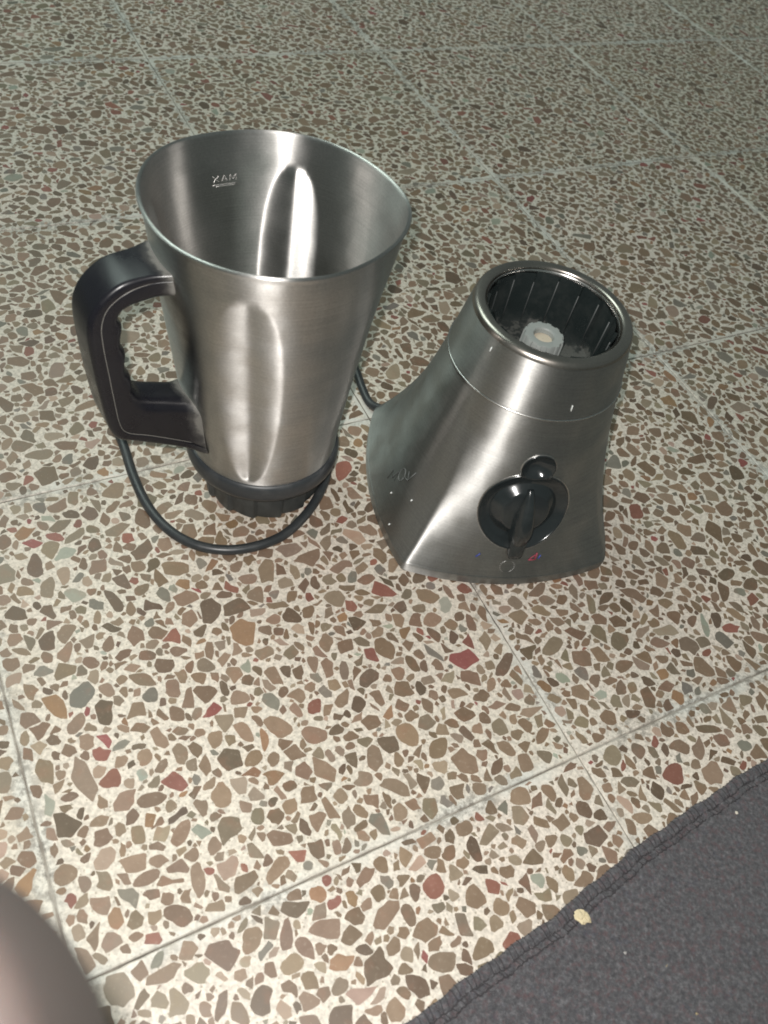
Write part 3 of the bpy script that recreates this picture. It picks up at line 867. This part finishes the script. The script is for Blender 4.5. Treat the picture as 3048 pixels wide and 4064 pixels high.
# ================================================================== CLOTH
def cloth_mat():
    mt, nt, b = newmat('grey_felt')
    geo = N(nt, 'ShaderNodeNewGeometry')
    def noise(s, d, sc=None):
        n = N(nt, 'ShaderNodeTexNoise'); n.inputs['Scale'].default_value = s; n.inputs['Detail'].default_value = d; n.inputs['Roughness'].default_value = .75
        L(nt, geo.outputs['Position'], n.inputs['Vector']); return n
    a = ramp(nt, noise(420, 8).outputs[0], [(.30, (.034, .032, .036, 1)), (.52, (.086, .083, .089, 1)), (.74, (.20, .19, .20, 1))])
    n2 = noise(230, 7); c = mix(nt, math_n(nt, 'MULTIPLY', ramp(nt, n2.outputs[0], [(.5, g(0)), (.62, g(1))]).outputs[0], .55), a.outputs[0], (.115, .066, .070, 1))
    n3 = noise(170, 6); c = mix(nt, math_n(nt, 'MULTIPLY', ramp(nt, n3.outputs[0], [(.55, g(0)), (.7, g(1))]).outputs[0], .30), c, (.07, .075, .11, 1))
    L(nt, c, b.inputs['Base Color']); b.inputs['Roughness'].default_value = .95; b.inputs['Specular IOR Level'].default_value = .12
    b.inputs['Sheen Weight'].default_value = .15; b.inputs['Sheen Roughness'].default_value = .5
    bp = N(nt, 'ShaderNodeBump'); bp.inputs['Strength'].default_value = .8; bp.inputs['Distance'].default_value = .0012
    L(nt, noise(800, 6).outputs[0], bp.inputs['Height']); L(nt, bp.outputs[0], b.inputs['Normal'])
    return mt
M_FELT = cloth_mat()
EP = smooth_path(EDGE, 420)
ET = np.gradient(EP, axis=0); ET /= np.linalg.norm(ET, axis=1)[:, None]
# inward = to the lower right of the picture
EN = np.stack([-ET[:, 1], ET[:, 0]], 1)
if EN[200] @ np.array([1, -1]) < 0: EN = -EN
for _ in range(60): EN[1:-1] = (EN[:-2] + EN[1:-1] + EN[2:]) / 3
EN /= np.linalg.norm(EN, axis=1)[:, None]
wav = np.sin(np.linspace(0, 60, len(EP))) * .0004 + np.sin(np.linspace(0, 143, len(EP)) + 1) * .0003
EP = EP + EN * wav[:, None]
ds = np.r_[0, .0002, .0006, .0013, .0022, .0034, .0046, .0056, .0062, .0066, .0070, .0078, .0088, .0096, .0100, .0104, .0112, .0125, .015, .02, np.linspace(.028, .33, 40)]
hzv = np.r_[.0014, .0025, .0033, .0038, .0040, .0041, .0041, .0039, .0036, .0035, .0036, .0039, .0039, .0036, .0034, .0036, .0038, .0041, .0039, .0038, np.full(40, .0038)]
rngc = np.random.default_rng(3)
V = []
for i in range(len(EP)):
    for d, h in zip(ds, hzv):
        q = EP[i] + EN[i] * d
        rip = .0010 * math.sin(q[0] * 31 + 1.3 * math.sin(q[1] * 17)) * min(1, d / .06) + (.0004 * math.sin(i * .41) + .0003 * math.sin(i * .93)) * min(1, d / .002) * math.exp(-d / .02)
        V.append((q[0], q[1], max(.0012, h + rip + .0008 * min(1, d / .06))))
nd = len(ds); nE = len(EP)
F = grid_faces(nE, nd)
b0 = len(V)
V += [(EP[i][0] + EN[i][0] * .0004, EP[i][1] + EN[i][1] * .0004, .0006) for i in range(nE)]
F += [[i * nd, (i + 1) * nd, b0 + i + 1, b0 + i] for i in range(nE - 1)]
CL = mesh('cloth', V, F, M_FELT, None, True)
if CL.data.polygons[0].normal.z < 0: CL.data.flip_normals()
tag(CL, 'dark grey felt cloth with overlocked hem lying across the lower right of the floor', 'cloth')
M_THR = flat('dark_thread', (.034, .030, .033, 1), .85)
s_len = np.r_[0, np.cumsum(np.linalg.norm(np.diff(EP, axis=0), axis=1))]
def edge_at(s):
    x = np.array([np.interp(s, s_len, EP[:, k]) for k in (0, 1)]); nn = np.array([np.interp(s, s_len, EN[:, k]) for k in (0, 1)])
    return x, nn / np.linalg.norm(nn)
def hem_h(d): return float(np.interp(d, ds, hzv))
def stitch_mesh(dl, lean, r):
    pts = []
    for t in np.linspace(0, 1, len(dl)):
        d = np.interp(t, np.linspace(0, 1, len(dl)), dl)
        pts.append((lean * t, d, max(.0010, hem_h(max(d, 0))) + .0001))
    return tube(pts, r, 6)
protos = []
for k in range(4):
    V, F = stitch_mesh([-.0002, .0005, .0018, .0036, .0052, .0064], .0010 + .0006 * rngc.uniform(-1, 1), .00027)
    me = bpy.data.meshes.new('stitch'); me.from_pydata([tuple(v) for v in V], [], F); me.materials.append(M_THR); me.polygons.foreach_set('use_smooth', [True] * len(F)); protos.append(me)
protos2 = []
for k in range(4):
    V, F = stitch_mesh([.0064, .0074, .0088, .0100], -.0012 + .0009 * rngc.uniform(-1, 1), .00027)
    me = bpy.data.meshes.new('stitch'); me.from_pydata([tuple(v) for v in V], [], F); me.materials.append(M_THR); me.polygons.foreach_set('use_smooth', [True] * len(F)); protos2.append(me)
s = .004
while s < s_len[-1] - .004:
    x, nn = edge_at(s)
    for pr, off in ((protos, 0), (protos2, .0017)):
        if off and random.random() < .12: continue
        o = link('stitch', pr[random.randrange(4)], CL)
        tt = np.array([nn[1], -nn[0]])
        Mx = Matrix.Identity(4)
        Mx[0][0], Mx[1][0] = tt[0], tt[1]; Mx[0][1], Mx[1][1] = nn[0], nn[1]
        o.matrix_local = Matrix.Translation((x[0] + tt[0] * off, x[1] + tt[1] * off, 0)) @ Mx @ Matrix.Rotation(random.uniform(-.16, .16), 4, 'Z')
    s += random.uniform(.0029, .0041)
for dd in (.0066, .0101):
    P = []
    for s in np.arange(.002, s_len[-1] - .002, .0011):
        x, nn = edge_at(s); ph = s / .0034 * 2 * math.pi
        d = dd + .00030 * math.sin(ph) + .0002 * math.sin(ph * .37); q = x + nn * d
        P.append((q[0], q[1], hem_h(d) + .00012 + .0002 * math.sin(ph * 1.0 + 1)))
    V, F = tube(P, .00040, 6); mesh('hem_thread', V, F, M_THR, CL)

fm = MB(); rngf = np.random.default_rng(14)
for _ in range(4200):
    s_ = rngf.uniform(.01, s_len[-1] - .01); d_ = .0115 + rngf.uniform(0, 1) ** 1.5 * .20 if rngf.random() < .86 else rngf.uniform(-.0002, .011)
    x, nn = edge_at(s_); q = x + nn * d_
    a = rngf.uniform(0, 2 * math.pi); ln = rngf.uniform(.0012, .0034); z = (hem_h(max(d_, 0)) if d_ < .02 else .0052)
    h = rngf.uniform(.0002, .0011)
    P = [(q[0], q[1], z - .0004), (q[0] + math.cos(a) * ln * .5, q[1] + math.sin(a) * ln * .5, z + h), (q[0] + math.cos(a + .5) * ln, q[1] + math.sin(a + .5) * ln, z + h * .3)]
    fm.add(*tube(P, .00008, 3, False))
tag(fm.build('felt_fibre', flat('felt_fibre', (.13, .125, .13, 1), .9), CL), kind='stuff')

# ================================================================== CRUMBS
def crumb(name, px, py, size, zb, label, cat, col, seed, flatn=.45, elong=1.0):
    rng = np.random.default_rng(seed); bmv = []
    nu, nv = 14, 9
    for i in range(nu):
        a = 2 * math.pi * i / nu
        for j in range(nv):
            b = -math.pi / 2 + math.pi * j / (nv - 1)
            k = 1 + rng.uniform(-.32, .32) if 0 < j < nv - 1 else 1
            bmv.append((math.cos(a) * math.cos(b) * k * size * elong, math.sin(a) * math.cos(b) * k * size / elong, (math.sin(b) * k + 1) * size * flatn / elong))
    q = hit(px, py, zb)
    o = mesh(name, bmv, grid_faces(nu, nv, wu=True), flat(name + '_stuff', col, .85), None, False)
    o.location = (q[0], q[1], zb); o.rotation_euler = (0, 0, rng.uniform(0, 3))
    return tag(o, label, cat)
crumb('crumb', 2309, 3642, .0038, .0048, 'largest pale bread crumb, lying on the stitched hem of the grey cloth', 'crumb', (.55, .46, .30, 1), 4, .4, 1.08)
crumb('crumb', 2922, 3226, .0009, .0044, 'tiny white crumb high on the grey cloth near the right edge of the photo', 'crumb', (.62, .56, .48, 1), 5)
crumb('crumb', 2761, 4024, .0013, .0044, 'small yellowish crumb on the grey cloth at the bottom edge of the photo', 'crumb', (.50, .38, .20, 1), 6)
crumb('straw_fragment', 2634, 3846, .0021, .0046, 'thin straw-coloured splinter lying flat on the grey cloth', 'splinter', (.30, .24, .15, 1), 9, .35, 2.4)
crumb('lint', 2480, 3782, .0008, .0046, 'speck of pale lint on the grey cloth between the crumb and the straw splinter', 'lint', (.35, .33, .32, 1), 8)

# ================================================================== KNEE of the person taking the picture
def knee():
    mt, nt, b = newmat('skin')
    tc = N(nt, 'ShaderNodeTexCoord')
    n = N(nt, 'ShaderNodeTexNoise'); n.inputs['Scale'].default_value = 60; n.inputs['Detail'].default_value = 6; L(nt, tc.outputs['Object'], n.inputs['Vector'])
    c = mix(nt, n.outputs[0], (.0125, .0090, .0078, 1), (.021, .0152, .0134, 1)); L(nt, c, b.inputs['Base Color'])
    b.inputs['Roughness'].default_value = .55; b.inputs['Subsurface Weight'].default_value = .1; b.inputs['Subsurface Radius'].default_value = (.006, .002, .001); b.inputs['Subsurface Scale'].default_value = 1
    def cp(px, py, d): return CPOS + FWD * d + RT * (px * S_ - W0 / 2) * d / FPX - UP * (py * S_ - H0 / 2) * d / FPX
    k = cp(-440, 2560, .085)
    # folded leg: thigh from behind, the bent knee, shin running down and back
    joints = [k + np.array([-.230, -.20, -.065]), k + np.array([-.160, -.14, -.035]), k + np.array([-.080, -.07, -.012]), k + np.array([-.028, -.024, -.001]), k + np.array([-.002, .000, -.002]), k + np.array([-.010, -.004, -.022]), k + np.array([-.032, -.022, -.062]), k + np.array([-.062, -.05, -.120]), k + np.array([-.10, -.09, -.185])]
    radii = [.050, .046, .042, .038, .0358, .0358, .036, .034, .029]
    J = smooth_path(joints, 60); rr = np.interp(np.linspace(0, 1, 60), np.linspace(0, 1, len(radii)), radii)
    V, F = tube(J - k, rr, 40)
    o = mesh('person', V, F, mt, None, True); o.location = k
    rm = o.modifiers.new('remesh', 'REMESH'); rm.mode = 'VOXEL'; rm.voxel_size = .0028; rm.use_smooth_shade = True
    sm = o.modifiers.new('smooth', 'SMOOTH'); sm.factor = .6; sm.iterations = 14
    tag(o, 'bare bent knee of a person, blurred in the lower left corner of the photo', 'person')
    rng = np.random.default_rng(21); mb = MB()
    for _ in range(700):
        i = int(rng.integers(14, 48)); a = rng.uniform(0, 2 * math.pi)
        base = np.array(V[i * 40 + int(a / (2 * math.pi) * 40) % 40]); nn = base - (J[i] - k); nn /= np.linalg.norm(nn)
        tt = rng.normal(0, 1, 3); tt -= nn * (tt @ nn); tt /= np.linalg.norm(tt)
        ln = rng.uniform(.004, .012)
        P = [base - nn * .001, base + nn * ln * .35 + tt * ln * .3, base + nn * ln * .55 + tt * ln * .8]
        mb.add(*tube(P, [.00007, .00006, .00003], 3, False))
    h = mb.build('leg_hair', flat('leg_hair', (.03, .022, .018, 1), .6), o); tag(h, kind='stuff')
knee()
